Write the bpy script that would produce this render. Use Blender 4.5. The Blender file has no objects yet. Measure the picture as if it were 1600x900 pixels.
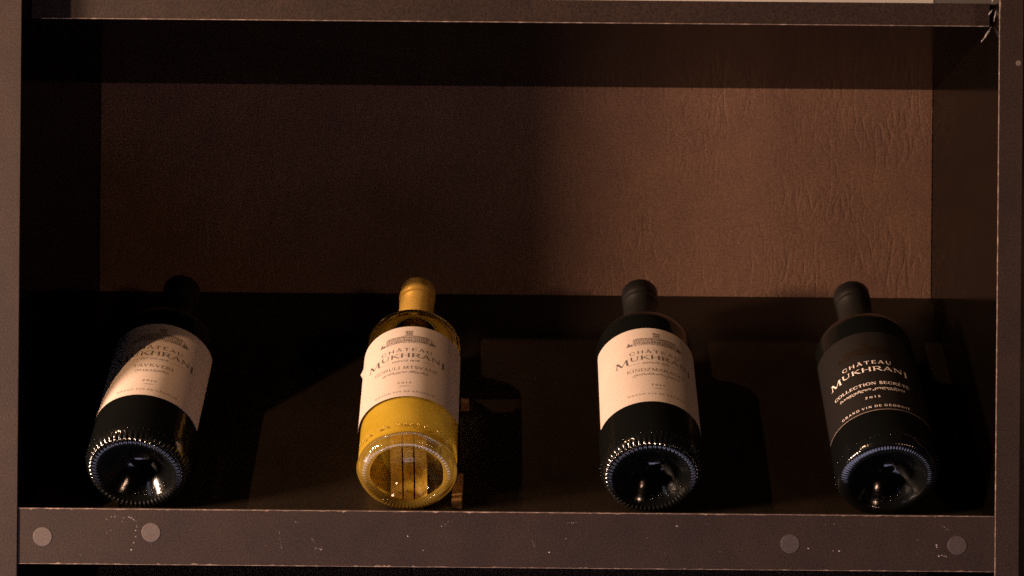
import bpy, bmesh, math, random
from mathutils import Vector, Matrix, noise
random.seed(7)
C = bpy.context.scene.collection
SC = bpy.context.scene
M = 0.001                                   # everything below is in millimetres
R_ = math.radians

# ------------------------------------------------------------ camera, world, lamps, exposure
DIST, PXMM = 1450.0, 2.0                    # distance to the shelf front, photo pixels per mm there
cam = bpy.data.cameras.new('camera')
cam.sensor_width = 36.0
cam.lens = 36.0 * DIST * PXMM / 1600.0
cam.shift_x = -63.0 / 1600.0
cam.shift_y = 265.0 / 1600.0
cam.clip_start, cam.clip_end = 0.05, 60.0
camo = bpy.data.objects.new('camera', cam); C.objects.link(camo)
camo.matrix_world = (Matrix.Translation((0, -DIST * M, 0)) @ Matrix.Rotation(R_(90), 4, 'X')
                     @ Matrix.Rotation(R_(0.5), 4, 'Z'))
cam.dof.use_dof = True
cam.dof.focus_distance = 1.47
cam.dof.aperture_fstop = 11
SC.camera = camo

W = bpy.data.worlds.new('World'); SC.world = W; W.use_nodes = True
bg = W.node_tree.nodes['Background']
bg.inputs['Color'].default_value = (0.66, 0.60, 0.72, 1); bg.inputs['Strength'].default_value = 0.006

def lamp(name, kind, loc, target, energy, color, size, spread=None, size_y=None):
    l = bpy.data.lights.new(name, kind); l.energy = energy; l.color = color
    if kind == 'AREA':
        l.size = size
        if size_y: l.shape = 'RECTANGLE'; l.size_y = size_y
        else: l.shape = 'DISK'
        if spread: l.spread = spread
    else:
        l.shadow_soft_size = size
        if kind == 'SPOT': l.spot_size = spread; l.spot_blend = 0.6
    o = bpy.data.objects.new(name, l); C.objects.link(o); o.location = loc
    o.rotation_euler = (Vector(target) - Vector(loc)).to_track_quat('-Z', 'Y').to_euler()
    return o
lamp('warm_spot', 'SPOT', (-1.46, -0.78, 1.40), (0.0, 0.1, 0.03), 110, (1.0, 0.58, 0.31), 0.014, R_(75))
lamp('low_side_lamp', 'AREA', (-1.82, -0.74, 0.20), (0.15, 0.25, 0.2), 98.0, (1.0, 0.67, 0.48), 0.29)
lamp('cool_fill', 'AREA', (-1.9, -2.3, 0.7), (0.0, 0.0, 0.05), 0.7, (0.84, 0.80, 1.0), 0.40, size_y=0.55)  # unseen soft fill added front left for cool reflections
lamp('rim_glint_fill', 'AREA', (-0.35, -0.42, -0.85), (-0.3, -0.25, 0.0), 12.0, (0.76, 0.70, 1.0), 1.6, size_y=0.7)  # unseen lamp added below to put blue glints on the bottle rims
lamp('warm_room_lamp', 'AREA', (1.5, -2.0, 0.30), (-0.2, 0.1, 0.1), 6.8, (1.0, 0.58, 0.38), 0.25)

SC.view_settings.view_transform = 'Standard'
SC.view_settings.look = 'None'
SC.view_settings.exposure = 0.0
SC.view_settings.gamma = 1.0
SC.view_settings.use_curve_mapping = False
SC.render.engine = 'CYCLES'
SC.cycles.max_bounces = 14
SC.cycles.transmission_bounces = 12
SC.cycles.transparent_max_bounces = 12
SC.cycles.use_denoising = False
SC.cycles.sample_clamp_indirect = 0.35
SC.cycles.caustics_refractive = False
SC.cycles.caustics_reflective = False

# ------------------------------------------------------------ material helpers
def mat(name):
    m = bpy.data.materials.new(name); m.use_nodes = True
    nt = m.node_tree; b = nt.nodes['Principled BSDF']
    return m, nt, b
def nd(nt, t, **kw):
    n = nt.nodes.new(t)
    for k, v in kw.items():
        if k.startswith('i_'):
            n.inputs[k[2:].replace('_', ' ')].default_value = v
        else: setattr(n, k, v)
    return n
def coords(nt, scale=(1, 1, 1)):
    t = nd(nt, 'ShaderNodeTexCoord'); mp = nd(nt, 'ShaderNodeMapping')
    mp.inputs['Scale'].default_value = scale
    nt.links.new(t.outputs['Object'], mp.inputs['Vector'])
    return mp.outputs['Vector']
def tex_noise(nt, vec, scale, detail=3, rough=0.55):
    n = nd(nt, 'ShaderNodeTexNoise'); n.inputs['Scale'].default_value = scale
    n.inputs['Detail'].default_value = detail; n.inputs['Roughness'].default_value = rough
    nt.links.new(vec, n.inputs['Vector']); return n.outputs['Fac']
def ramp(nt, fac, stops):
    r = nd(nt, 'ShaderNodeValToRGB'); e = r.color_ramp.elements
    while len(e) < len(stops): e.new(0.5)
    for q, (p, c) in zip(e, stops):
        q.position = p; q.color = c if len(c) == 4 else (*c, 1)
    nt.links.new(fac, r.inputs['Fac']); return r.outputs['Color']
def mixc(nt, fac, a, b, mode='MIX'):
    m = nd(nt, 'ShaderNodeMix', data_type='RGBA', blend_type=mode)
    for s, v in ((0, fac), (6, a), (7, b)):
        if hasattr(v, 'links'): nt.links.new(v, m.inputs[s])
        elif isinstance(v, (int, float)): m.inputs[s].default_value = v
        else: m.inputs[s].default_value = (*v, 1)
    return m.outputs[2]
def math_(nt, op, a, b=None):
    m = nd(nt, 'ShaderNodeMath', operation=op)
    for s, v in ((0, a), (1, b)):
        if v is None: continue
        if hasattr(v, 'links'): nt.links.new(v, m.inputs[s])
        else: m.inputs[s].default_value = v
    return m.outputs[0]
def bump(nt, b, h, strength, dist):
    n = nd(nt, 'ShaderNodeBump'); n.inputs['Strength'].default_value = strength
    n.inputs['Distance'].default_value = dist
    nt.links.new(h, n.inputs['Height']); nt.links.new(n.outputs['Normal'], b.inputs['Normal'])

def simple(name, col, rough=0.5, metal=0.0, spec=0.5, grain=0.0, gscale=900):
    m, nt, b = mat(name)
    b.inputs['Roughness'].default_value = rough; b.inputs['Metallic'].default_value = metal
    b.inputs['Specular IOR Level'].default_value = spec
    if grain:
        f = tex_noise(nt, coords(nt), gscale, 2)
        lo = tuple(c * (1 - grain) for c in col); hi = tuple(c * (1 + grain) for c in col)
        nt.links.new(ramp(nt, f, [(0.3, lo), (0.7, hi)]), b.inputs['Base Color'])
        bump(nt, b, f, 0.15, 0.0004)
    else: b.inputs['Base Color'].default_value = (*col, 1)
    return m

# brown melamine of the front edges: fine pebbled film, a little mottled
m, nt, b = mat('brown_melamine'); MELAMINE = m
v = coords(nt)
f1 = tex_noise(nt, v, 760, 3, 0.7); f2 = tex_noise(nt, v, 22, 5, 0.62)
c1 = ramp(nt, f1, [(0.32, (0.0080, 0.0046, 0.0034)), (0.68, (0.0385, 0.0220, 0.0160))])
c2 = ramp(nt, f2, [(0.3, (0.74, 0.72, 0.76)), (0.7, (1.18, 1.14, 1.06))])
nt.links.new(mixc(nt, 1.0, c1, c2, 'MULTIPLY'), b.inputs['Base Color'])
b.inputs['Roughness'].default_value = 0.5; b.inputs['Specular IOR Level'].default_value = 0.35
bump(nt, b, f1, 0.35, 0.0004)

# dark semi-gloss carcass boards
m, nt, b = mat('dark_laminate'); LAMINATE = m
v = coords(nt)
f1 = tex_noise(nt, v, 900, 3, 0.6); f2 = tex_noise(nt, v, 9, 4, 0.6)
c1 = ramp(nt, f1, [(0.3, (0.0068, 0.0049, 0.0035)), (0.7, (0.0165, 0.0116, 0.0078))])
c2 = ramp(nt, f2, [(0.3, (0.8, 0.8, 0.8)), (0.7, (1.15, 1.1, 1.1))])
nt.links.new(mixc(nt, 1.0, c1, c2, 'MULTIPLY'), b.inputs['Base Color'])
nt.links.new(ramp(nt, f2, [(0.3, (0.16,) * 3), (0.7, (0.26,) * 3)]), b.inputs['Roughness'])
b.inputs['Specular IOR Level'].default_value = 0.5
bump(nt, b, f1, 0.08, 0.0003)

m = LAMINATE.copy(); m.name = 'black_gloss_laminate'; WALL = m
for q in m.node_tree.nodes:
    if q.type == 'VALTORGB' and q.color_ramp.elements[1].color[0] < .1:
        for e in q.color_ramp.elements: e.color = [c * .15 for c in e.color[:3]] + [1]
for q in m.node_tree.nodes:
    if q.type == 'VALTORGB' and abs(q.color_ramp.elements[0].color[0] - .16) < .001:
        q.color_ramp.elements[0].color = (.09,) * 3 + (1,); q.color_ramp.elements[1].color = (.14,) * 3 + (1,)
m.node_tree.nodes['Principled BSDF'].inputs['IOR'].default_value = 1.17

# creased brown leather of the back panel
m, nt, b = mat('brown_leather'); LEATHER = m
v = coords(nt)
grain = tex_noise(nt, v, 420, 3, 0.6)
warp = nd(nt, 'ShaderNodeTexNoise'); warp.inputs['Scale'].default_value = 7; warp.inputs['Detail'].default_value = 3
nt.links.new(v, warp.inputs['Vector'])
wv = nd(nt, 'ShaderNodeVectorMath', operation='MULTIPLY_ADD')
nt.links.new(warp.outputs['Color'], wv.inputs[0]); wv.inputs[1].default_value = (0.018, 0.0, 0.018); nt.links.new(v, wv.inputs[2])
def crease(rot, scl, freq, width):
    mp = nd(nt, 'ShaderNodeMapping'); mp.inputs['Rotation'].default_value = (0, rot, 0); mp.inputs['Scale'].default_value = scl
    nt.links.new(wv.outputs[0], mp.inputs['Vector'])
    n = nd(nt, 'ShaderNodeTexNoise'); n.inputs['Scale'].default_value = freq; n.inputs['Detail'].default_value = 1.5
    nt.links.new(mp.outputs[0], n.inputs['Vector'])
    d = math_(nt, 'ABSOLUTE', math_(nt, 'SUBTRACT', n.outputs['Fac'], 0.5))
    return math_(nt, 'MINIMUM', math_(nt, 'MULTIPLY', d, 1.0 / width), 1.0)
cr1 = crease(R_(18), (1, 1, 0.36), 84, 0.075)
cr2 = crease(R_(-40), (1, 1, 0.22), 60, 0.05)
cr3 = crease(R_(46), (1, 1, 0.30), 90, 0.06)
zone = ramp(nt, tex_noise(nt, v, 17, 2), [(0.42, (0,) * 3), (0.66, (1,) * 3)])
zone2 = ramp(nt, tex_noise(nt, v, 21, 2), [(0.5, (0,) * 3), (0.64, (1,) * 3)])
def soften(cr, z): return math_(nt, 'MULTIPLY', math_(nt, 'POWER', math_(nt, 'SUBTRACT', 1.0, cr), 1.8), z)
h = math_(nt, 'SUBTRACT', math_(nt, 'MULTIPLY', grain, 0.45), math_(nt, 'ADD', soften(cr1, zone), math_(nt, 'ADD', soften(cr2, zone2), math_(nt, 'MULTIPLY', soften(cr3, zone), 0.6))))
fine = tex_noise(nt, v, 800, 3, 0.7)
c1 = ramp(nt, fine, [(0.32, (0.066, 0.033, 0.021)), (0.68, (0.170, 0.093, 0.061))])
c2 = ramp(nt, tex_noise(nt, v, 16, 4), [(0.3, (0.85, 0.82, 0.85)), (0.7, (1.1, 1.08, 1.0))])
nt.links.new(mixc(nt, 1.0, c1, c2, 'MULTIPLY'), b.inputs['Base Color'])
b.inputs['Roughness'].default_value = 0.55; b.inputs['Specular IOR Level'].default_value = 0.3
bump(nt, b, h, 0.32, 0.0008)

# chipped pale edge where the film has worn off
m, nt, b = mat('worn_wood_edge'); WORN = m
v = coords(nt)
f = tex_noise(nt, v, 130, 5, 0.7)
nt.links.new(ramp(nt, f, [(0.36, (0.09, 0.06, 0.045)), (0.52, (0.17, 0.11, 0.075)), (0.68, (0.42, 0.30, 0.21))]), b.inputs['Base Color'])
b.inputs['Roughness'].default_value = 0.7

m, nt, b = mat('label_paper'); PAPER = m
v = coords(nt, (1, 1, 1))
f = tex_noise(nt, v, 700, 3, 0.6); f2 = tex_noise(nt, v, 30, 3)
c1 = ramp(nt, f, [(0.3, (0.41, 0.34, 0.29)), (0.7, (0.49, 0.41, 0.35))])
c2 = ramp(nt, f2, [(0.3, (0.96, 0.95, 0.94)), (0.7, (1.02, 1.02, 1.02))])
nt.links.new(mixc(nt, 1.0, c1, c2, 'MULTIPLY'), b.inputs['Base Color'])
b.inputs['Roughness'].default_value = 0.7; b.inputs['Specular IOR Level'].default_value = 0.25
bump(nt, b, f, 0.2, 0.0003)
BLACK_PAPER = simple('black_label_paper', (0.0078, 0.0062, 0.0055), 0.6, spec=0.2, grain=0.35)
INK = simple('dark_ink', (0.062, 0.047, 0.041), 0.6)
INK_SOFT = simple('grey_brown_ink', (0.125, 0.094, 0.08), 0.6)
INK_LIGHT = simple('thin_grey_ink', (0.20, 0.15, 0.125), 0.6)
FOIL_WHITE = simple('white_print', (0.82, 0.72, 0.66), 0.45)
FOIL_BRONZE = simple('bronze_foil', (0.055, 0.030, 0.012), 0.42, metal=0.8)
CAP_GOLD = simple('gold_capsule_foil', (0.74, 0.47, 0.10), 0.42, metal=0.5, grain=0.22, gscale=1100)
CAP_BLACK = simple('black_capsule_foil', (0.006, 0.0055, 0.005), 0.45, spec=0.3, grain=0.4, gscale=1000)
CAP_BAND = simple('dull_gold_band', (0.20, 0.13, 0.035), 0.45, metal=0.5, grain=0.4, gscale=1500)
CAPGREY = simple('grey_plastic_cap', (0.078, 0.058, 0.048), 0.55, grain=0.22, gscale=700)
CAPDIM = simple('dimmed_plastic_cap', (0.048, 0.035, 0.030), 0.55, grain=0.22, gscale=700)  # same grey caps, the weaker light on the right put into the colour
CHIP = simple('bare_chipboard_fleck', (0.42, 0.36, 0.33), 0.7)
CHIPDIM = simple('scuffed_film', (0.13, 0.095, 0.085), 0.7)
GLOWBAR = simple('golden_glow_bar', (0.95, 0.64, 0.12), 0.5, grain=0.25, gscale=250)
WEDGE = simple('pale_brown_wood', (0.26, 0.15, 0.07), 0.6, grain=0.3, gscale=300)
PALE = simple('pale_grey_paint', (0.55, 0.52, 0.50), 0.6, grain=0.08)

m, nt, b = mat('dark_bottle_glass'); DARKGLASS = m
b.inputs['Base Color'].default_value = (0.0035, 0.0038, 0.0035, 1)
b.inputs['Roughness'].default_value = 0.13; b.inputs['IOR'].default_value = 1.52
f = tex_noise(nt, coords(nt), 110, 3)
bump(nt, b, f, 0.16, 0.0018)

# clear bottle: thin walls that let the lamp through, with a sheen
m, nt, b = mat('clear_bottle_glass'); CLEAR = m
nt.nodes.remove(b)
tr = nd(nt, 'ShaderNodeBsdfTransparent'); tr.inputs['Color'].default_value = (0.97, 0.96, 0.88, 1)
gl = nd(nt, 'ShaderNodeBsdfGlossy'); gl.inputs['Roughness'].default_value = 0.04
fr = nd(nt, 'ShaderNodeFresnel'); geo_ = nd(nt, 'ShaderNodeNewGeometry')
# one thin wall stands for both faces of the glass: the same reflectance from inside as from outside
nt.links.new(math_(nt, 'SUBTRACT', 1.5, math_(nt, 'MULTIPLY', geo_.outputs['Backfacing'], 1.5 - 1 / 1.5)), fr.inputs['IOR'])
mx = nd(nt, 'ShaderNodeMixShader')
nt.links.new(fr.outputs[0], mx.inputs[0]); nt.links.new(tr.outputs[0], mx.inputs[1]); nt.links.new(gl.outputs[0], mx.inputs[2])
nt.links.new(mx.outputs[0], nt.nodes['Material Output'].inputs['Surface'])

m = CLEAR.copy(); m.name = 'curved_clear_glass'; CURVED = m
for q in list(m.node_tree.nodes):
    if q.type == 'FRESNEL':
        for l_ in list(m.node_tree.links):
            if l_.to_node == q: m.node_tree.links.remove(l_)
        q.inputs['IOR'].default_value = 1.5
m = CURVED.copy(); m.name = 'wine_glow_glass'; RINGGLASS = m
nt = m.node_tree; out = nt.nodes['Material Output']; src = out.inputs['Surface'].links[0].from_socket
df = nd(nt, 'ShaderNodeBsdfDiffuse'); df.inputs['Color'].default_value = (0.80, 0.54, 0.10, 1)  # golden glow of the wine put into the ring glass as colour
tl = nd(nt, 'ShaderNodeBsdfTranslucent'); tl.inputs['Color'].default_value = (0.90, 0.62, 0.12, 1)
m1 = nd(nt, 'ShaderNodeMixShader'); nt.links.new(df.outputs[0], m1.inputs[1]); nt.links.new(tl.outputs[0], m1.inputs[2])
m2 = nd(nt, 'ShaderNodeMixShader'); m2.inputs[0].default_value = 0.22
nt.links.new(src, m2.inputs[1]); nt.links.new(m1.outputs[0], m2.inputs[2]); nt.links.new(m2.outputs[0], out.inputs['Surface'])
m, nt, b = mat('thick_clear_glass'); THICK = m
b.inputs['Base Color'].default_value = (1.0, 0.90, 0.60, 1)
b.inputs['Transmission Weight'].default_value = 0.80
b.inputs['Roughness'].default_value = 0.03; b.inputs['IOR'].default_value = 1.5
b.inputs['Base Color'].default_value = (0.95, 0.66, 0.20, 1)
m, nt, b = mat('greenish_glass'); SHOULDER = m
b.inputs['Base Color'].default_value = (0.88, 0.80, 0.42, 1); b.inputs['Transmission Weight'].default_value = 1.0
b.inputs['Roughness'].default_value = 0.03; b.inputs['IOR'].default_value = 1.5

m, nt, b = mat('white_wine'); WINE = m
f = tex_noise(nt, coords(nt), 60, 2)
wc = ramp(nt, f, [(0.3, (0.74, 0.50, 0.05)), (0.7, (0.86, 0.60, 0.075))])
nt.links.new(wc, b.inputs['Base Color'])
b.inputs['Roughness'].default_value = 0.35; b.inputs['Specular IOR Level'].default_value = 0.1
tl = nd(nt, 'ShaderNodeBsdfTranslucent'); nt.links.new(wc, tl.inputs['Color'])
mx = nd(nt, 'ShaderNodeMixShader'); mx.inputs[0].default_value = 0.58
nt.links.new(b.outputs[0], mx.inputs[1]); nt.links.new(tl.outputs[0], mx.inputs[2])
nt.links.new(mx.outputs[0], nt.nodes['Material Output'].inputs['Surface'])

# ------------------------------------------------------------ object helpers
def link(name, bm, material, parent=None, smooth=False, angle=None):
    me = bpy.data.meshes.new(name)
    bmesh.ops.recalc_face_normals(bm, faces=bm.faces)
    bm.to_mesh(me); bm.free()
    if smooth:
        for p in me.polygons: p.use_smooth = True
        if angle: me.set_sharp_from_angle(angle=R_(angle))
    me.materials.append(material)
    o = bpy.data.objects.new(name, me); C.objects.link(o)
    if parent: o.parent = parent
    return o
def tag(o, label, cat, group=None, kind=None):
    o['label'] = label; o['category'] = cat
    if group: o['group'] = group
    if kind: o['kind'] = kind
def empty(name, mw):
    o = bpy.data.objects.new(name, None); C.objects.link(o); o.matrix_world = mw
    o.empty_display_size = 0.02
    return o
def box(x0, x1, y0, y1, z0, z1, bev=0.0, bm=None):
    bm = bm or bmesh.new()
    vs = [bm.verts.new((x * M, y * M, z * M)) for x in (x0, x1) for y in (y0, y1) for z in (z0, z1)]
    fs = [bm.faces.new([vs[i] for i in q]) for q in ((0, 1, 3, 2), (4, 6, 7, 5), (0, 4, 5, 1), (2, 3, 7, 6), (0, 2, 6, 4), (1, 5, 7, 3))]
    if bev:
        es = set(e for f in fs for e in f.edges)
        bmesh.ops.bevel(bm, geom=list(es), offset=bev * M, segments=2, affect='EDGES', profile=0.5)
    return bm
def prism(pts, x0, x1):                     # pts are (y, z) in mm, swept along x
    bm = bmesh.new()
    a = [bm.verts.new((x0 * M, y * M, z * M)) for y, z in pts]
    b = [bm.verts.new((x1 * M, y * M, z * M)) for y, z in pts]
    bm.faces.new(a); bm.faces.new(b[::-1])
    for i in range(len(pts)):
        j = (i + 1) % len(pts); bm.faces.new((a[i], a[j], b[j], b[i]))
    return bm

# ------------------------------------------------------------ the cabinet
XL, XR, DEPTH = -417.5, 346.5, 254.0
TH = R_(42)                                  # slope of the shelf board
LIP_Y, LIP_Z = 36.0, -47.0                   # where the board starts behind the rail
cab = empty('wine_cabinet', Matrix.Translation((0, 0, -0.30)))
tag(cab, 'dark brown wooden wine cabinet with a leather back panel and a sloping shelf', 'cabinet')
def part(name, bm, material, parent=cab, **k):
    o = link(name, bm, material, parent, **k)
    if parent is cab: o.location = (0, 0, 0.30)
    return o
Z0, Z1 = -300, 470
part('side_panel', box(XL - 18, XL, 0.8, DEPTH + 12, Z0, Z1), WALL)
part('side_panel', box(XR, XR + 18.2, 0.8, DEPTH + 12, Z0, Z1), WALL)
pl = part('front_post', box(XL - 18.2, XL + 0.2, -1.2, 0.8, Z0, Z1, 0.35), MELAMINE)
pr = part('front_post', box(XR - 0.2, XR + 18.4, -1.2, 0.8, Z0, Z1, 0.35), MELAMINE)
part('neighbour_panel', box(XR + 19.6, XR + 37.5, 4, DEPTH + 12, Z0, Z1), LAMINATE)
part('neighbour_panel', box(XL - 38, XL - 20, 4, DEPTH + 12, Z0, Z1), LAMINATE)

bp = part('back_panel', box(XL + .5, XR - .5, DEPTH, DEPTH + 12, 120, 344), LEATHER)
part('lower_back_panel', box(XL + .5, XR - .5, DEPTH - 1, DEPTH + 12, Z0, 20), LEATHER)
part('upper_back_panel', box(XL + .5, XR - .5, DEPTH - 1, DEPTH + 12, 365, Z1), PALE)
part('base_board', box(XL + .3, XR - .3, 3, DEPTH, Z0, Z0 + 18), LAMINATE)
# sloping board (front lip to back panel)
t = 18.0
a_y, a_z = math.cos(TH), math.sin(TH)
n_y, n_z = -a_z, a_y
L = (DEPTH - LIP_Y) / a_y
p0 = (LIP_Y, LIP_Z); p1 = (LIP_Y + a_y * L, LIP_Z + a_z * L)
part('sloping_board', prism([p0, p1, (p1[0], p1[1] - t * 1.3), (LIP_Y, LIP_Z - t * 1.3)], XL + .2, XR - .2), LAMINATE)

# top shelf, set back from the posts
sh = part('top_shelf', prism([(24.2, 346.2), (24.2, 363), (DEPTH, 363), (DEPTH, 340.5)], XL + .2, XR - .2), WALL)
part('shelf_edge', prism([(23, 345.7), (23, 363.3), (24.2, 363.3), (24.2, 345.7)], XL + 1.2, XR - 2.5), MELAMINE)
WX = lambda y: y
part('worn_edge', prism([(22.5, 345.1), (22.5, 345.55), (24.0, 345.6), (24.0, 345.1)], XL + 9, XR - 3), WORN)

# front rail
rail = part('front_rail', box(XL + 0.3, XR - 0.4, 0, 34, -86.5, -42.9, 0.3), MELAMINE)
def jag_strip(x0, x1, zmid, up, seed, w=0.5, step=2.2, y=-0.12):
    """thin irregular strip of bare wood along an arris of the rail"""
    bm = bmesh.new(); rr = random.Random(seed); x = x0; prev = None
    while x <= x1:
        k = noise.noise(Vector((x * 0.11, seed * 3.1, 0))) + 0.5 * noise.noise(Vector((x * 0.5, seed, 4)))
        h = w * (0.55 + 0.6 * max(0, k + 0.25)) + (rr.random() ** 14) * 1.1
        zi = zmid - up * h
        cur = [bm.verts.new((x * M, y * M, zi * M)), bm.verts.new((x * M, y * M, zmid * M)),
               bm.verts.new((x * M, 0.9 * M, (zmid + up * 0.14) * M))]
        if prev:
            bm.faces.new((prev[0], prev[1], cur[1], cur[0])); bm.faces.new((prev[1], prev[2], cur[2], cur[1]))
        prev = cur; x += step * rr.uniform(0.5, 1.4)
    return bm
part('worn_edge', jag_strip(XL + .5, XR - .6, -42.85, 1, 3, 0.75), WORN, rail)
part('worn_edge', jag_strip(XL + 1, XR - .6, -86.45, -1, 5, 0.5), WORN, rail)
# pale arris of the right-hand post
bm = bmesh.new(); prev = None; z = Z0
while z < Z1:
    w_ = 0.32 + 0.25 * max(0, noise.noise(Vector((z * 0.05, 9, 0)))) + (0.9 if 352 < z < 372 else 0) * random.random()
    cur = [bm.verts.new(((XR - 0.28) * M, 0.6 * M, z * M)), bm.verts.new(((XR - 0.28) * M, -1.28 * M, z * M)),
           bm.verts.new(((XR - 0.2 + w_) * M, -1.28 * M, z * M))]
    if prev:
        bm.faces.new((prev[0], prev[1], cur[1], cur[0])); bm.faces.new((prev[1], prev[2], cur[2], cur[1]))
    prev = cur; z += random.uniform(1.5, 4)
part('worn_edge', bm, WORN, pr)

def px2x(px, py=840):                        # where a mark in the photo lies on the rail front (Y = 0)
    c, s = math.cos(R_(.5)), math.sin(R_(.5)); dx, dy = px - 863, py - 715
    return (dx * c + dy * s) / PXMM, -(-dx * s + dy * c) / PXMM
def disc(cx, cz, r, y0, y1, seg=40, bev=0.5):
    bm = bmesh.new()
    rings = []
    for (rr, y) in ((r, y1), (r, y0 + bev * .6), (r - bev, y0)):
        rings.append([bm.verts.new(((cx + rr * math.cos(q)) * M, y * M, (cz + rr * math.sin(q)) * M))
                      for q in (2 * math.pi * k / seg for k in range(seg))])
    for A, B in zip(rings, rings[1:]):
        for k in range(seg): bm.faces.new((A[k], A[(k + 1) % seg], B[(k + 1) % seg], B[k]))
    bm.faces.new(rings[-1])
    return bm
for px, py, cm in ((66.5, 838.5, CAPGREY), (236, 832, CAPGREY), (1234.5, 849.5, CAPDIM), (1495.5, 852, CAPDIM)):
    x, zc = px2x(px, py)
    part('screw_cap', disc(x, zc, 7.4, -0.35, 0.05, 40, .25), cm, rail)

# scuffs and flecks where old screws and knocks took the film off (positions read off the rail)
def fleck(bm, x, z, r, rr, y=-0.05):
    k = rr.randint(5, 7); st = rr.uniform(0.6, 1.7)
    vs = [bm.verts.new(((x + r * st * math.cos(q) * rr.uniform(.6, 1.2)) * M, y * M, (z + r * math.sin(q) * rr.uniform(.6, 1.2)) * M))
          for q in (2 * math.pi * i / k for i in range(k))]
    bm.faces.new(vs)
rr = random.Random(11)
bm, bm2 = bmesh.new(), bmesh.new()
def arc_flecks(cx, cy, r0, a0, a1, n, size, dim=.5):
    for i in range(n):
        q = R_(a0 + (a1 - a0) * rr.random()); r1 = r0 * rr.uniform(.93, 1.07)
        x, z = px2x(cx + r1 * math.cos(q), cy - r1 * math.sin(q))
        fleck(bm2 if rr.random() < dim else bm, x, z, size * rr.uniform(.4, 1.1), rr)
arc_flecks(178, 829, 22, 60, 150, 9, .30); arc_flecks(198, 825, 17, 20, 110, 16, .32); arc_flecks(198, 830, 17, -40, 30, 6, .4)
arc_flecks(160, 835, 25, 190, 300, 8, .22, .9); arc_flecks(172, 835, 6, 0, 360, 5, .28)
for (x0_, y0_, x1_, y1_, n, s) in ((436, 830, 440, 858, 16, .30), (460, 815, 469, 817, 6, .3), (486, 840, 491, 846, 7, .25),
                                   (488, 855, 503, 860, 12, .32), (462, 836, 470, 856, 4, .2), (832, 845, 840, 868, 9, .25),
                                   (885, 816, 902, 818, 8, .3), (1056, 818, 1060, 824, 5, .35), (1098, 816, 1112, 822, 4, .22),
                                   (1300, 818, 1313, 822, 6, .3), (1296, 850, 1302, 862, 4, .3), (1470, 820, 1484, 830, 9, .35),
                                   (1430, 860, 1440, 872, 5, .28), (1466, 866, 1479, 870, 8, .5), (690, 812, 706, 820, 5, .22),
                                   (936, 826, 1200, 874, 10, .2), (300, 815, 430, 872, 8, .17), (520, 815, 830, 872, 12, .18),
                                   (1230, 812, 1540, 876, 12, .2), (40, 806, 300, 874, 14, .17)):
    for i in range(n):
        u = rr.random()
        x, z = px2x(x0_ + (x1_ - x0_) * rr.random() if abs(x1_ - x0_) > 14 else x0_ + (x1_ - x0_) * u, y0_ + (y1_ - y0_) * u if abs(x1_ - x0_) <= 14 else y0_ + (y1_ - y0_) * rr.random())
        fleck(bm if rr.random() < .45 else bm2, x, z, s * rr.uniform(.4, 1.1), rr)
for px, py, s in ((858, 863, .5), (884, 842, .35), (637, 838, .5), (661, 860, .45), (1463, 852, .8), (1464, 855, .5), (1467, 869, .6), (1476, 869, .7), (1263, 857, .5),
                  (1311, 861, .5), (209, 848, .5), (205, 859, .6), (212, 829, .4), (690, 822, .35), (1057, 822, .5)):
    x, z = px2x(px, py); fleck(bm, x, z, s, rr)
o = part('bare_fleck', bm, CHIP, rail); o['kind'] = 'stuff'
o = part('scuff_mark', bm2, CHIPDIM, rail); o['kind'] = 'stuff'
# torn film in the upper right corner of the opening
bm = bmesh.new()
for (xa, za, xb, zb, w_, y) in ((XR - 9, 333, XR - 2.2, 342, .5, 24), (XR - 6.5, 337, XR - 1.2, 345, .35, 23), (XR - 4, 354, XR - 1, 358, .7, 21), (XR - 3.4, 362, XR - .4, 372, .8, 12), (XR - 2, 346, XR - .6, 356, .45, 10)):
    prev = None
    for i in range(9):
        u = i / 8; w2 = w_ * (0.35 + rr.random()) * math.sin(math.pi * min(1, u + .12))
        x = xa + (xb - xa) * u + rr.uniform(-.3, .3); z = za + (zb - za) * u
        cur = [bm.verts.new(((x - w2) * M, y * M, z * M)), bm.verts.new(((x + w2) * M, y * M, (z - .3) * M))]
        if prev: bm.faces.new((prev[0], prev[1], cur[1], cur[0]))
        prev = cur
o = part('torn_film', bm, CHIP)
# light fleck on the right-hand post
x, z = px2x(1591, 99); part('bare_fleck', disc(x, z, 2.2, -1.3, -1.15, 9, .2), CHIPDIM, pr)

# ------------------------------------------------------------ stroke lettering (wide roman capitals)
T, t_ = 0.135, 0.062
def arc(cx, cy, rx, ry, a0, a1, n=10):
    return [(cx + rx * math.cos(R_(a0 + (a1 - a0) * i / n)), cy + ry * math.sin(R_(a0 + (a1 - a0) * i / n))) for i in range(n + 1)]
G = {}
def glyph(ch, w, strokes, serifs=()): G[ch] = (w, strokes, serifs)
def o_strokes(w): return [('o', w / 2, .5, w / 2 - .04, .5, 0, 360)]
glyph('A', 1.0, [(t_, [(.06, 0), (.5, 1)]), (T, [(.5, 1), (.93, 0)]), (t_, [(.22, .34), (.78, .34)])], [(.07, 0), (.92, 0)])
glyph('C', 1.0, [('o', .54, .5, .48, .5, 42, 318), (t_, [(.91, .66), (.91, .92)]), (t_, [(.91, .08), (.91, .34)])])
glyph('D', 1.05, [(T, [(.16, 0), (.16, 1)]), (t_, [(.16, 1), (.5, 1)]), (t_, [(.16, 0), (.5, 0)]), ('o', .5, .5, .5, .5, -90, 90)], [(.12, 0), (.12, 1)])
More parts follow.
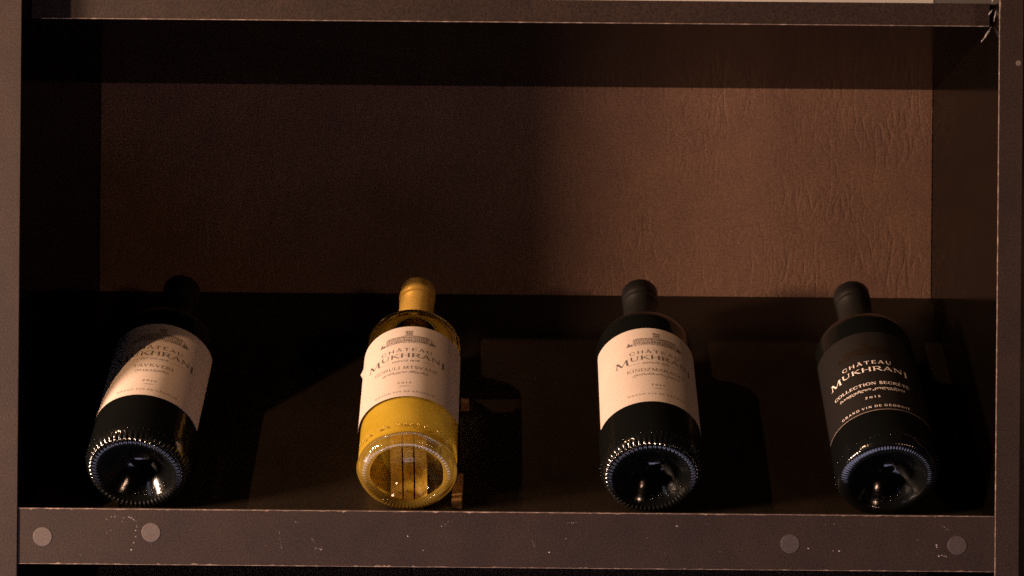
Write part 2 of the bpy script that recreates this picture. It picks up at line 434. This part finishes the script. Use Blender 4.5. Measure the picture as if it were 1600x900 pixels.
glyph('E', .82, [(T, [(.16, 0), (.16, 1)]), (t_, [(.16, .97), (.76, .97)]), (t_, [(.16, .03), (.78, .03)]), (t_, [(.16, .52), (.6, .52)]), (t_, [(.76, 1), (.76, .78)]), (t_, [(.78, 0), (.78, .24)])], [(.12, 0), (.12, 1)])
glyph('G', 1.08, [('o', .54, .5, .48, .5, 42, 330), (T, [(.93, .02), (.93, .42)]), (t_, [(.91, .68), (.91, .92)])], [(.93, .42)])
glyph('H', 1.1, [(T, [(.16, 0), (.16, 1)]), (T, [(.94, 0), (.94, 1)]), (t_, [(.16, .52), (.94, .52)])], [(.16, 0), (.16, 1), (.94, 0), (.94, 1)])
glyph('I', .38, [(T, [(.19, 0), (.19, 1)])], [(.19, 0), (.19, 1)])
glyph('K', 1.0, [(T, [(.16, 0), (.16, 1)]), (t_, [(.2, .42), (.84, 1)]), (T, [(.38, .56), (.94, 0)])], [(.16, 0), (.16, 1), (.84, 1), (.93, 0)])
glyph('L', .8, [(T, [(.16, 0), (.16, 1)]), (t_, [(.16, .03), (.76, .03)]), (t_, [(.76, 0), (.76, .26)])], [(.16, 0), (.16, 1)])
glyph('M', 1.25, [(t_, [(.12, 0), (.2, 1)]), (T, [(.2, 1), (.62, .04)]), (t_, [(.62, .04), (1.04, 1)]), (T, [(1.04, 1), (1.13, 0)])], [(.12, 0), (1.13, 0), (.16, 1), (1.08, 1)])
glyph('N', 1.1, [(t_, [(.16, 0), (.16, 1)]), (T, [(.16, 1), (.94, 0)]), (t_, [(.94, 0), (.94, 1)])], [(.16, 0), (.12, 1), (.94, 1)])
glyph('O', 1.1, o_strokes(1.1))
glyph('P', .9, [(T, [(.16, 0), (.16, 1)]), (t_, [(.16, .97), (.5, .97)]), (t_, [(.16, .46), (.5, .46)]), ('o', .5, .72, .33, .27, -90, 90)], [(.16, 0), (.12, 1)])
glyph('R', 1.0, [(T, [(.16, 0), (.16, 1)]), (t_, [(.16, .97), (.5, .97)]), (t_, [(.16, .48), (.5, .48)]), ('o', .5, .73, .31, .26, -90, 90), (T, [(.48, .48), (.96, 0)])], [(.16, 0), (.12, 1), (.95, 0)])
glyph('S', .78, [(T, arc(.39, .74, .27, .24, 30, 90, 3) + arc(.39, .74, .29, .24, 90, 240, 6) + arc(.39, .25, .29, .25, 50, -90, 7) + arc(.39, .25, .30, .25, -90, -155, 3)), (t_, [(.66, .72), (.66, .94)]), (t_, [(.1, .06), (.1, .28)])])
glyph('T', .95, [(T, [(.475, 0), (.475, 1)]), (t_, [(.06, .97), (.89, .97)]), (t_, [(.06, 1), (.06, .76)]), (t_, [(.89, 1), (.89, .76)])], [(.475, 0)])
glyph('U', 1.05, [(T, [(.16, 1), (.16, .34)] + arc(.52, .34, .36, .34, 180, 270, 5)), (t_, arc(.52, .34, .36, .34, 270, 360, 5) + [(.88, 1)])], [(.16, 1), (.88, 1)])
glyph('V', 1.0, [(T, [(.07, 1), (.5, 0)]), (t_, [(.5, 0), (.93, 1)])], [(.08, 1), (.92, 1)])
glyph('Z', .9, [(t_, [(.08, .97), (.82, .97)]), (T, [(.82, 1), (.08, 0)]), (t_, [(.08, .03), (.84, .03)]), (t_, [(.08, 1), (.08, .76)]), (t_, [(.84, 0), (.84, .24)])])
glyph('0', .85, o_strokes(.85))
glyph('1', .42, [(T, [(.23, 0), (.23, 1)]), (t_, [(.06, .8), (.23, 1)])], [(.23, 0)])
glyph('2', .8, [(T, arc(.4, .7, .3, .29, 160, -30, 8) + [(.08, .04)]), (t_, [(.06, .04), (.74, .04)])])
glyph('5', .78, [(t_, [(.2, .97), (.68, .97)]), (t_, [(.2, 1), (.16, .56)]), (T, [(.16, .56)] + arc(.36, .31, .32, .31, 100, -150, 9))])
glyph('7', .78, [(t_, [(.06, .96), (.74, .96)]), (T, [(.74, .96), (.28, 0)])])
glyph('8', .8, [('o', .4, .75, .27, .25, 0, 360), ('o', .4, .26, .34, .26, 0, 360)])
def strip(bm, pts, width, tx, ty, put):
    n = len(pts); L_, R__ = [], []
    for i, (x, y) in enumerate(pts):
        a = pts[max(0, i - 1)]; c = pts[min(n - 1, i + 1)]
        dx, dy = c[0] - a[0], c[1] - a[1]; l = math.hypot(dx, dy) or 1
        w = (width[i] if isinstance(width, list) else width) / 2
        L_.append(put(bm, tx(x - dy / l * w), ty(y + dx / l * w)))
        R__.append(put(bm, tx(x + dy / l * w), ty(y - dx / l * w)))
    for i in range(n - 1):
        bm.faces.new((L_[i], L_[i + 1], R__[i + 1], R__[i]))
def text(bm, put, s, u0, v0, width, height, gap=.12, caps=None, wgt=1.0, arch=0.0):
    """s centred on u0 with its baseline at v0; caps = per-letter (scale, drop)"""
    base = {'Â': 'A', 'È': 'E', 'É': 'E'}
    lay, x = [], 0.0
    for i, ch in enumerate(s):
        sc, drop = (caps or {}).get(i, (1, 0))
        if ch == ' ': x += .55; continue
        w = G[base.get(ch, ch)][0] * sc
        lay.append((ch, x, sc, drop)); x += w + gap
    tot = x - gap; kx = width / tot
    for ch, x0, sc, drop in lay:
        w, strokes, serifs = G[base.get(ch, ch)]
        tx = lambda q, x0=x0, sc=sc: u0 - width / 2 + (x0 + q * sc) * kx
        xm = tx(w / 2)
        lift = arch * (1 - ((xm - u0) / (width / 2)) ** 2)
        ty = lambda q, sc=sc, drop=drop, lift=lift: v0 + lift + (q * sc + drop) * height
        for st in strokes:
            if st[0] == 'o':
                _, cx, cy, rx, ry, a0, a1 = st; k = 18
                pts = arc(cx, cy, rx, ry, a0, a1, k)
                wd = [(t_ + (T - t_) * abs(math.cos(R_(a0 + (a1 - a0) * i / k))) ** 1.3) * wgt for i in range(k + 1)]
                strip(bm, pts, wd, tx, ty, put)
            else: strip(bm, st[1], st[0] * wgt, tx, ty, put)
        for sx, sy in serifs:
            yy = sy + (.025 if sy == 0 else -.025)
            strip(bm, [(sx - .14, yy), (sx + .14, yy)], .05 * wgt, tx, ty, put)
        if ch == 'Â': strip(bm, [(.3, 1.1), (.5, 1.26), (.7, 1.1)], .07, tx, ty, put)
        if ch == 'È': strip(bm, [(.28, 1.28), (.52, 1.1)], .08, tx, ty, put)
        if ch == 'É': strip(bm, [(.58, 1.28), (.34, 1.1)], .08, tx, ty, put)
def georgian(bm, put, s, u0, v0, width, height):
    cu = bpy.data.curves.new('script', 'FONT'); cu.body = s; cu.size = 1; cu.shear = 0.35; cu.resolution_u = 3
    ob = bpy.data.objects.new('script', cu); C.objects.link(ob)
    dg = bpy.context.evaluated_depsgraph_get(); dg.update()
    me = bpy.data.meshes.new_from_object(ob.evaluated_get(dg))
    xs = [v.co.x for v in me.vertices]; ys = [v.co.y for v in me.vertices]
    kx = width / (max(xs) - min(xs)); x0 = (max(xs) + min(xs)) / 2
    ky = height / (max(ys) - min(ys)); y0 = min(ys)
    vs = [put(bm, u0 + (v.co.x - x0) * kx, v0 + (v.co.y - y0) * ky) for v in me.vertices]
    for p in me.polygons:
        try: bm.faces.new([vs[i] for i in p.vertices])
        except ValueError: pass
    bpy.data.objects.remove(ob); bpy.data.curves.remove(cu); bpy.data.meshes.remove(me)
def rect(bm, put, u0, u1, v0, v1, step=2.0):
    n = max(1, int(abs(u1 - u0) / step)); prev = None
    for i in range(n + 1):
        u = u0 + (u1 - u0) * i / n
        cur = (put(bm, u, v0), put(bm, u, v1))
        if prev: bm.faces.new((prev[0], cur[0], cur[1], prev[1]))
        prev = cur
def chateau(bm, put, v0=0.0, sc=1.0, rnd=None):
    """engraved house: two wings, a square battlemented tower, rows of windows, trees at the ends"""
    rnd = rnd or random.Random(5)
    def rc(a, b, c, d): rect(bm, put, a * sc, b * sc, v0 + c * sc, v0 + d * sc)
    def wall(a, b, base, top, tone):            # upright engraving lines
        x = a
        while x < b:
            rc(x, min(b, x + .13 + .12 * tone), base + rnd.uniform(0, .3), top); x += .78
    def row(a, b, z, h, w, gap):
        x = a
        while x + w <= b: rc(x, x + w, z, z + h); x += w + gap
    wall(-18, -3, 1.0, 7.2, .15); rc(-18.2, -2.8, 7.2, 7.6); row(-17.2, -3.6, 4.6, 1.5, .75, 1.1); row(-17, -4, 1.6, 1.9, .9, 1.1)
    rc(-16, -3, 8.8, 9.15)
    for k in range(26): rc(-17.4 + k * .56, -17.2 + k * .56, 7.7, 8.8)
    wall(-3, 5.2, 1.2, 9.5, .25); rc(-3.2, 5.4, 9.5, 9.95); row(-2.4, 5, 1.8, 2.8, 1.0, .9); row(-2.4, 5, 6.0, 2.0, .8, 1.1)
    wall(-1.2, 4.4, 9.9, 14.6, .7); rc(-1.5, 4.7, 14.5, 15.2)
    for k in range(5): rc(-1.5 + k * 1.32, -.7 + k * 1.32, 15.2, 16.4)
    row(-.4, 4, 11.2, 1.9, .8, 1.0)
    wall(5.2, 19, .8, 7.4, .2); row(6, 18.6, 4.4, 1.7, .8, 1.05); row(6, 18.4, 1.3, 2.1, .95, 1.0)
    for k in range(24): rc(5.4 + k * .56, 5.62 + k * .56, 7.4, 9.2 - k * .03)
    rc(5.2, 18.6, 9.0, 9.35); rc(5.2, 19.2, 7.2, 7.6)
    for cx, w, h in ((-21.8, 2.1, 5.4), (-19.4, 1.3, 3.6), (20.3, .9, 9.6), (21.9, 1.5, 6.4), (23.6, 1.6, 3.2)):
        k = int(w * 9)
        for i in range(k):
            x = cx - w + 2 * w * i / k; hh = h * (1 - abs(x - cx) / w) * rnd.uniform(.75, 1.05)
            rc(x, x + .15, rnd.uniform(-.3, .3), max(.4, hh))
    for k in range(44):
        x = -21 + k * .98 + rnd.uniform(-.3, .3); rc(x, x + rnd.uniform(.3, .9), rnd.uniform(-.4, .1), rnd.uniform(.5, 1.5))
    for k in range(14): rc(-20 + k * 3 + rnd.random(), -18.4 + k * 3 + rnd.random(), -1.4 + rnd.random() * .6, -1.15 + rnd.random() * .4)

# ------------------------------------------------------------ bottles
SEG = 192
def ax(s): return s if s < 30 else 30 + (s - 30) * 0.92
def lathe(profile, seg=SEG, ripple=None, closed=False):
    """profile: (s, r) along the axis; ripple(i, angle) -> (ds, dr)"""
    bm = bmesh.new(); rings = []
    for i, (s, r) in enumerate(profile):
        if r < 1e-4: rings.append([bm.verts.new((0, 0, ax(s) * M))]); continue
        ring = []
        for k in range(seg):
            q = 2 * math.pi * k / seg
            ds, dr = ripple(i, q) if ripple else (0, 0)
            ring.append(bm.verts.new((-(r + dr) * math.sin(q) * M, (r + dr) * math.cos(q) * M, (ax(s) + ds) * M)))
        rings.append(ring)
    pairs = list(zip(rings, rings[1:])) + ([(rings[-1], rings[0])] if closed else [])
    for A, B in pairs:
        if len(A) == 1 and len(B) == 1: continue
        for k in range(seg):
            j = (k + 1) % seg
            if len(A) == 1: bm.faces.new((A[0], B[k], B[j]))
            elif len(B) == 1: bm.faces.new((A[k], A[j], B[0]))
            else: bm.faces.new((A[k], A[j], B[j], B[k]))
    return bm
def smoothstep(x): x = min(1, max(0, x)); return x * x * (3 - 2 * x)
BR = 41.0
def shoulder(R, s0=166, s1=203, rn=14.6, n=16):
    pts = []
    for i in range(n + 1):
        u = i / n
        # quarter-ellipse shoulder that flows into the neck
        if u < .72:
            q = u / .72 * math.pi / 2 * .93
            r = rn + 1.5 + (R - rn - 1.5) * math.cos(q) ** .92; s = s0 + (s1 - 5 - s0) * .78 * math.sin(q) / math.sin(math.pi / 2 * .93)
        else:
            w = (u - .72) / .28
            r0 = rn + 1.5 + (R - rn - 1.5) * math.cos(math.pi / 2 * .93) ** .92
            r = r0 + (rn - r0) * (1 - (1 - w) ** 2); s = s0 + (s1 - 5 - s0) * .78 + (s1 - s0 - (s1 - 5 - s0) * .78) * w
        pts.append((s, r))
    return pts
PUNT = [(25.5, 0), (25.3, 3), (24.6, 6), (23.2, 8.6), (21.4, 9.8), (20.6, 11.4), (18.6, 14.5), (15.6, 18), (11.6, 21.5), (7.4, 24.6), (4.0, 27.2), (2.2, 29.0)]
RING_ROUND = [(1.2, 30.2), (.35, 31.4), (0, 32.8), (.15, 34.4), (.9, 36.0), (2.3, 37.2), (4.2, 38.2)]
RING_FLAT = [(1.0, 29.6), (.45, 30.4), (.25, 31.8), (.2, 34.0), (.6, 36.4), (1.6, 38.0), (3.4, 39.2)]
def heel(R): return [(6.4, R - 1.2), (9.5, R - .45), (14, R - .1), (20, R)]
GROUP = 'wine bottles lying on the sloping shelf'

def bottle(cx_px, yaw_deg, label, *, clear=False, ridges=58, ridge_amp=1.0, ringp=None):
    a = Vector((0, math.cos(TH), math.sin(TH))); n = Vector((0, -math.sin(TH), math.cos(TH)))
    yaw = R_(yaw_deg)
    a = (a * math.cos(yaw) + Vector((1, 0, 0)) * math.sin(yaw)).normalized()
    xx = -(a.cross(n)) ; xx = n.cross(a)        # local x (points to the left of the picture)
    b = Vector((0, LIP_Y, LIP_Z)) + n * (BR + .15)
    k = DIST / (DIST + b.y)
    c, s = math.cos(R_(.5)), math.sin(R_(.5))
    x = 0.0
    for _ in range(12):
        X = PXMM * x * k; Yp = -PXMM * b.z * k
        x += (cx_px - (863 + X * c - Yp * s)) / (PXMM * k)
    b.x = x
    mw = Matrix((( xx.x, n.x, a.x, b.x * M), (xx.y, n.y, a.y, b.y * M), (xx.z, n.z, a.z, b.z * M), (0, 0, 0, 1)))
    root = empty('wine_bottle', mw); tag(root, label, 'bottle', GROUP)
    n0 = len(PUNT); RINGP = ringp or RING_ROUND
    def ripple(i, q):
        if ridges and n0 <= i < n0 + len(RINGP):
            w = (.5, .9, 1, 1, 1, 1, .5)[i - n0]
            z = math.sin(q * ridges); z = math.copysign(abs(z) ** .7, z)
            return (-.5 * ridge_amp * w * z, .35 * ridge_amp * w * z * (1 if i > n0 + 2 else 0))
        return (0, 0)
    seg = ridges * 8 if ridges else SEG
    prof = PUNT + RINGP + heel(BR) + [(60, BR), (110, BR)] + shoulder(BR) + [(215, 14.4), (244, 14.2), (246, 15.2), (259, 15.2), (260, 14), (260.2, 9), (259.5, 0)]
    if not clear:
        g = link('glass_body', lathe(prof, seg, ripple), DARKGLASS, root, smooth=True)
    else:
        g = link('glass_body', lathe(prof[:-3], seg, ripple), CLEAR, root, smooth=True)
        g.data.materials.append(SHOULDER)
        for p in g.data.polygons:
            if p.center.z > ax(160) * M: p.material_index = 1
        link('bottle_mouth', lathe([(246, 14.9), (259, 14.9), (259.6, 14), (259.6, 0)], 64), CLEAR, root, smooth=True, angle=40)
        # the thick ring of solid glass it stands on, and the inner face of the hollow foot
        ring = [(1.9, 30.4), (.9, 31.6), (.5, 32.8), (.7, 34.3), (1.5, 35.8), (3.0, 37.2), (6.4, BR - 1.9), (9.2, BR - 1.3), (10.6, BR - 2.4), (9.8, BR - 5), (8.8, BR - 7.5), (7.6, 31.8), (6.2, 29.6), (4.0, 28.9)]
        def ring_ripple(i, q):
            w = (.5, .9, 1, 1, .9, .5)[i] if i < 6 else 0
            return (-.14 * w * math.sin(q * 72) + .35 * math.sin(q * 5 + 1) * (i > 6), .3 * math.sin(q * 7) * (i > 6))
        link('foot_ring', lathe(ring, 576, ring_ripple, closed=True), RINGGLASS, g, smooth=True)
        inner = [(11.0, 28.4), (14.9, 24.2), (18.9, 20.3), (22.3, 16.2), (24.8, 12.6), (27.0, 9.6), (28.6, 6), (29.3, 3), (29.5, 0)]
        link('foot_inner_face', lathe(inner, 96), CLEAR, g, smooth=True)
        # the wine: the inside of the bottle up to a level surface
        cavity = [(72, 0), (70, 20), (60, 32), (30, BR - 6.5), (17, BR - 6.5), (12.2, BR - 6), (11.6, BR - 4)]
        link('added_cavity_sheet', lathe(cavity, 96), CURVED, g, smooth=True)  # sheet added inside the wine to imitate dark and golden refraction in the foot
        wall_ = [(11.6, BR - 4), (12.6, BR - 2.3), (15, BR - 2.0), (21.5, BR - 2.0), (60, BR - 2.0), (110, BR - 2.2)] + [(s_, max(r_ - 2.4, 9)) for s_, r_ in shoulder(BR)] + [(212, 9), (212, 0)]
        wb = lathe(wall_, 96)
        nz = mw.inverted().to_3x3() @ Vector((0, 0, 1))
        pz = mw.inverted() @ Vector((0, 0, 66 * M))
        bmesh.ops.bisect_plane(wb, geom=wb.verts[:] + wb.edges[:] + wb.faces[:], plane_co=pz, plane_no=nz, clear_outer=True)
        es = [e for e in wb.edges if e.is_boundary and min(v_.co.z for v_ in e.verts) > 14 * M]
        bmesh.ops.holes_fill(wb, edges=es)
        link('white_wine', wb, WINE, root, smooth=True, angle=40)
        # three solid golden bars added to imitate the refracted glow seen through the foot
        for xa, xb, top in ((-14.5, -5.6, 33.0), (-4.3, 3.6, 32.4), (4.9, 14.5, 33.2)):
            bm = bmesh.new(); prev = None
            for i in range(7):
                x_ = xa + (xb - xa) * i / 6 ; yr = -math.sqrt((BR - 6.6) ** 2 - x_ * x_)
                cur = [bm.verts.new((-x_ * M, y_ * M, s_ * M)) for y_, s_ in ((yr + .3, 8 + abs(x_) * .1), (yr + 4, 14.5), (yr + 10, 21), (-12 + x_ * x_ * .03, 28), (-1, top), (6, top + 4), (7, 50), (yr + 1, 50))]
                if prev:
                    for k_ in range(len(cur)):
                        k2 = (k_ + 1) % len(cur); bm.faces.new((prev[k_], cur[k_], cur[k2], prev[k2]))
                else: bm.faces.new(cur)
                prev = cur
            bm.faces.new(prev[::-1])
            link('foot_glow_bar', bm, GLOWBAR, root, smooth=True, angle=50)
    # moulded dots round the heel
    if not clear:
        bm = bmesh.new()
        for k_ in range(64):
            q = 2 * math.pi * (k_ + .5) / 64
            cvt = Vector((-(BR - .35) * math.sin(q), (BR - .35) * math.cos(q), 10.5)) * M
            bmesh.ops.create_icosphere(bm, subdivisions=1, radius=.55 * M, matrix=Matrix.Translation(cvt))
        o = link('moulded_dot', bm, DARKGLASS, g, smooth=True); o['kind'] = 'stuff'
    return root, g, mw

def capsule(root, material, band=None):
    pr_ = [(200.6, 16.4), (201.2, 15.9), (203, 15.5), (222, 15.2), (239.4, 15.0), (240.0, 15.35), (240.8, 15.35), (241.4, 15.0), (244, 15.0), (245.6, 15.5), (247, 15.8), (259.6, 15.8), (261.2, 15.2), (261.8, 13), (262, 0)]
    o = link('capsule', lathe(pr_, 96), material, root, smooth=True, angle=50)
    link('capsule_rim', lathe([(200.2, 15.4), (200.2, 16.9), (200.9, 17.0), (201.2, 15.8)], 96), CAP_GOLD if material is CAP_GOLD else material, o, smooth=True)
    if band: link('capsule_band', lathe([(203.5, 15.58), (203.5, 15.68), (209.5, 15.6), (209.5, 15.45)], 96), band, o, smooth=True, angle=30)
    return o
def putter(roll_deg, lift):
    def put(bm, u, v):
        q = u / BR + R_(roll_deg); r = BR + lift
        return bm.verts.new((-r * math.sin(q) * M, r * math.cos(q) * M, ax(v) * M))
    return put
def paper_label(root, v0, v1, roll, a0, a1, material, lift=.14):
    """curved sheet from angle a0 to a1 (degrees from the text centre), corners slightly rounded, with its own thickness"""
    bm = bmesh.new(); n = 72; cols = []
    for i in range(n + 1):
        u = i / n; q = R_(roll + a0 + (a1 - a0) * u)
        d = min(u, 1 - u) * R_(a1 - a0) * BR; cr = 3.0
        cut = cr - math.sqrt(max(0, cr * cr - (cr - min(d, cr)) ** 2)) if d < cr else 0
        col = []
        for s_, r_ in ((v0 + cut * .4, BR + .02), (v0 + cut * .4, BR + lift), (v0 + 10, BR + lift), ((v0 + v1) / 2, BR + lift), (v1 - 10, BR + lift), (v1 - cut, BR + lift), (v1 - cut, BR + .02)):
            col.append(bm.verts.new((-r_ * math.sin(q) * M, r_ * math.cos(q) * M, ax(s_) * M)))
        cols.append(col)
    for A, B in zip(cols, cols[1:]):
        for j in range(len(A) - 1): bm.faces.new((A[j], B[j], B[j + 1], A[j + 1]))
    bm.faces.new(cols[0]); bm.faces.new(cols[-1][::-1])
    return link('label', bm, material, root, smooth=True, angle=35)
def lens_rule(bm, put, u0, v, w, h):
    prev = None
    for i in range(13):
        u = -1 + i / 6; hh = h * (1 - u * u) + .06
        cur = (put(bm, u0 + u * w / 2, v - hh / 2), put(bm, u0 + u * w / 2, v + hh / 2))
        if prev: bm.faces.new((prev[0], cur[0], cur[1], prev[1]))
        prev = cur
def print_cream(lab, roll, name, geo, name_w, geo_w, dv=0.0):
    P = putter(roll, .24)
    bm = bmesh.new(); chateau(bm, lambda b_, u, v: P(b_, u, v + 126 + dv)); link('house_engraving', bm, INK_SOFT, lab)
    bm = bmesh.new()
    text(bm, P, 'CHÂTEAU', 0, 112.8 + dv, 43, 4.0, .42, wgt=1.25, arch=1.2)
    text(bm, P, 'MUKHRANI', -.5, 103.4 + dv, 69, 5.6, .16, caps={0: (1.4, -.5), 7: (1.4, -.5)}, wgt=1.2, arch=1.7)
    link('lettering', bm, INK, lab)
    bm = bmesh.new()
    text(bm, P, 'DEPUIS 1878', 0, 99.2 + dv, 22, 2.1, .3, wgt=1.5)
    text(bm, P, name, 0, 89 + dv, name_w, 3.9, .2, wgt=1.2)
    georgian(bm, P, geo, 0, 82.4 + dv, geo_w, 3.9)
    text(bm, P, '2015', 0, 69 + dv, 11, 2.3, .7, wgt=1.5)
    lens_rule(bm, P, 0, 65.6 + dv, 9, .55)
    link('lettering', bm, INK_SOFT, lab)
    bm = bmesh.new()
    text(bm, P, 'GRAND VIN DE GÉORGIE', 0, 57.2 + dv, 50, 2.1, .45, wgt=1.5)
    link('lettering', bm, INK_LIGHT, lab)
    for ua, ub in ((-24, -13.5), (13.5, 24)):
        bm = bmesh.new(); rect(bm, P, ua, ub, 99.9 + dv, 100.15 + dv, 1); link('thin_rule', bm, INK_LIGHT, lab)

# 1: dark bottle by the left wall
r1, g1, _ = bottle(212.5, -0.2, 'dark wine bottle by the left wall, its cream TAVKVERI label crossed by a diagonal shadow')
capsule(r1, CAP_BLACK, None)
l1 = paper_label(r1, 51, 149.5, 7, -92, 80, PAPER); print_cream(l1, 7, 'TAVKVERI', 'თავკვერი', 33, 27)
# 2: clear bottle of white wine
r2, g2, mw2 = bottle(635.5, -1.4, 'clear bottle of golden white wine with gold capsule and cream label', clear=True, ridges=72, ridge_amp=.12)
capsule(r2, CAP_GOLD, None)
l2 = paper_label(r2, 52, 149, -4, -86, 80, PAPER); print_cream(l2, -4, 'GORULI MTSVANE', 'გორული მწვანე', 54, 38)
# 3: dark bottle right of the middle
r3, g3, _ = bottle(1020, -.8, 'dark red wine bottle with evenly lit cream label reading KINDZMARAULI, right of the white wine')
capsule(r3, CAP_BLACK, CAP_BAND)
l3 = paper_label(r3, 48, 149.5, 8, -84, 80, PAPER); print_cream(l3, 8, 'KINDZMARAULI', 'ქინძმარაული', 49, 40)
# 4: dark bottle with the black label
r4, g4, _ = bottle(1388, -.4, 'dark wine bottle with black label and white lettering, nearest the right wall', ridges=96, ridge_amp=.10, ringp=RING_FLAT)
capsule(r4, CAP_BLACK, CAP_BAND)
l4 = paper_label(r4, 40, 147, -14, -74, 90, BLACK_PAPER)
P = putter(-14, .24)
bm = bmesh.new(); chateau(bm, lambda b_, u, v: P(b_, u, v + 116)); link('house_engraving', bm, FOIL_BRONZE, l4)
bm = bmesh.new()
text(bm, P, 'CHÂTEAU', 0, 101.5, 41, 4.2, .42, wgt=1.25, arch=.7)
text(bm, P, 'MUKHRANI', -.5, 91.8, 69, 5.6, .16, caps={0: (1.3, -.4), 7: (1.3, -.4)}, wgt=1.15, arch=.5)
text(bm, P, 'COLLECTION SECRÈTE', 0, 74, 66, 3.4, .2, wgt=1.4)
georgian(bm, P, 'საიდუმლო კოლექცია', 0, 66.0, 56, 4.3)
text(bm, P, '2015', 0, 56.6, 12, 2.4, .7, wgt=1.5)
text(bm, P, 'GRAND VIN DE GÉORGIE', 0, 44.2, 58, 2.4, .5, wgt=1.5)
link('lettering', bm, FOIL_WHITE, l4)
bm = bmesh.new(); rect(bm, P, -74 * math.pi / 180 * BR + .5, 90 * math.pi / 180 * BR - .5, 40.05, 40.5, 1)
link('label_border', bm, simple('pale_thin_line', (.36, .28, .23), .5), l4)

# lifted corner of the cream label on the clear bottle, left side
bm = bmesh.new()
pt = lambda q, s_, r_: bm.verts.new((-r_ * math.sin(R_(q)) * M, r_ * math.cos(R_(q)) * M, ax(s_) * M))
A = [pt(-88, 142, BR + .2), pt(-93, 131, BR + .2), pt(-94, 139, BR + 3.0)]
B = [pt(-88, 142, BR + .0), pt(-93, 131, BR + .0), pt(-94.3, 139, BR + 2.8)]
bm.faces.new(A); bm.faces.new(B[::-1])
for i in range(3): bm.faces.new((A[i], A[(i + 1) % 3], B[(i + 1) % 3], B[i]))
link('lifted_corner', bm, PAPER, l2)

# moulded marks round the heel of the clear bottle and on the feet of the dark ones
bm = bmesh.new(); rr = random.Random(4)
for k in range(17):
    q0 = -62 + k * 7.6
    if k in (3, 6, 12): continue
    for j in range(rr.randint(2, 3)):
        q = R_(q0 + j * 1.6); s_ = 17 + rr.uniform(-1, 1)
        bmesh.ops.create_icosphere(bm, subdivisions=1, radius=.6 * M, matrix=Matrix.Translation(Vector((-(BR + .05) * math.sin(q), (BR + .05) * math.cos(q), s_)) * M) @ Matrix.Diagonal((1, 1, 1.7, 1)))
o = link('moulded_mark', bm, simple('moulded_glass', (.55, .36, .08), .15), g2, smooth=True); o['kind'] = 'stuff'
def foot_marks(g, q0, seed):
    bm = bmesh.new(); rr = random.Random(seed)
    for k in range(5):
        q = R_(q0 + k * 15); r0 = 25.2
        for j in range(4):
            aa = j * math.pi / 2 + rr.random(); rad = 1.25
            r_ = r0 + rad * math.cos(aa); qq = q + rad * math.sin(aa) / r0
            s_ = 6.4 - (r_ - 25.2) * 1.25
            bmesh.ops.create_icosphere(bm, subdivisions=2, radius=.75 * M, matrix=Matrix.Translation(Vector((-r_ * math.sin(qq), r_ * math.cos(qq), s_)) * M))
    o = link('moulded_mark', bm, DARKGLASS, g, smooth=True); o['kind'] = 'stuff'
foot_marks(g1, 128, 2); foot_marks(g3, 118, 3)
bm = bmesh.new()
foot_marks(g4, 150, 5)

# two small wooden wedges that keep the clear bottle from rolling
def wedge(s0, s1, xoff, w, h, label):
    bp_ = Vector((mw2[0][3] / M, LIP_Y, LIP_Z))
    a = Vector((0, math.cos(TH), math.sin(TH))); n = Vector((0, -math.sin(TH), math.cos(TH)))
    base = bp_ + a * s0 + Vector((xoff, 0, 0)) + n * .1
    mw = Matrix(((1, a.x, n.x, base.x * M), (0, a.y, n.y, base.y * M), (0, a.z, n.z, base.z * M), (0, 0, 0, 1)))
    o = link('wooden_wedge', box(0, w, 0, s1 - s0, 0, h, .3), WEDGE)
    o.matrix_world = mw
    tag(o, label, 'wedge', 'wedges beside the clear bottle')
wedge(8, 40, 34, 8, 9, 'long wooden wedge at the foot of the clear bottle, on its right side')
wedge(128, 133, 36, 7, 10, 'short wooden wedge high up beside the label of the clear bottle')
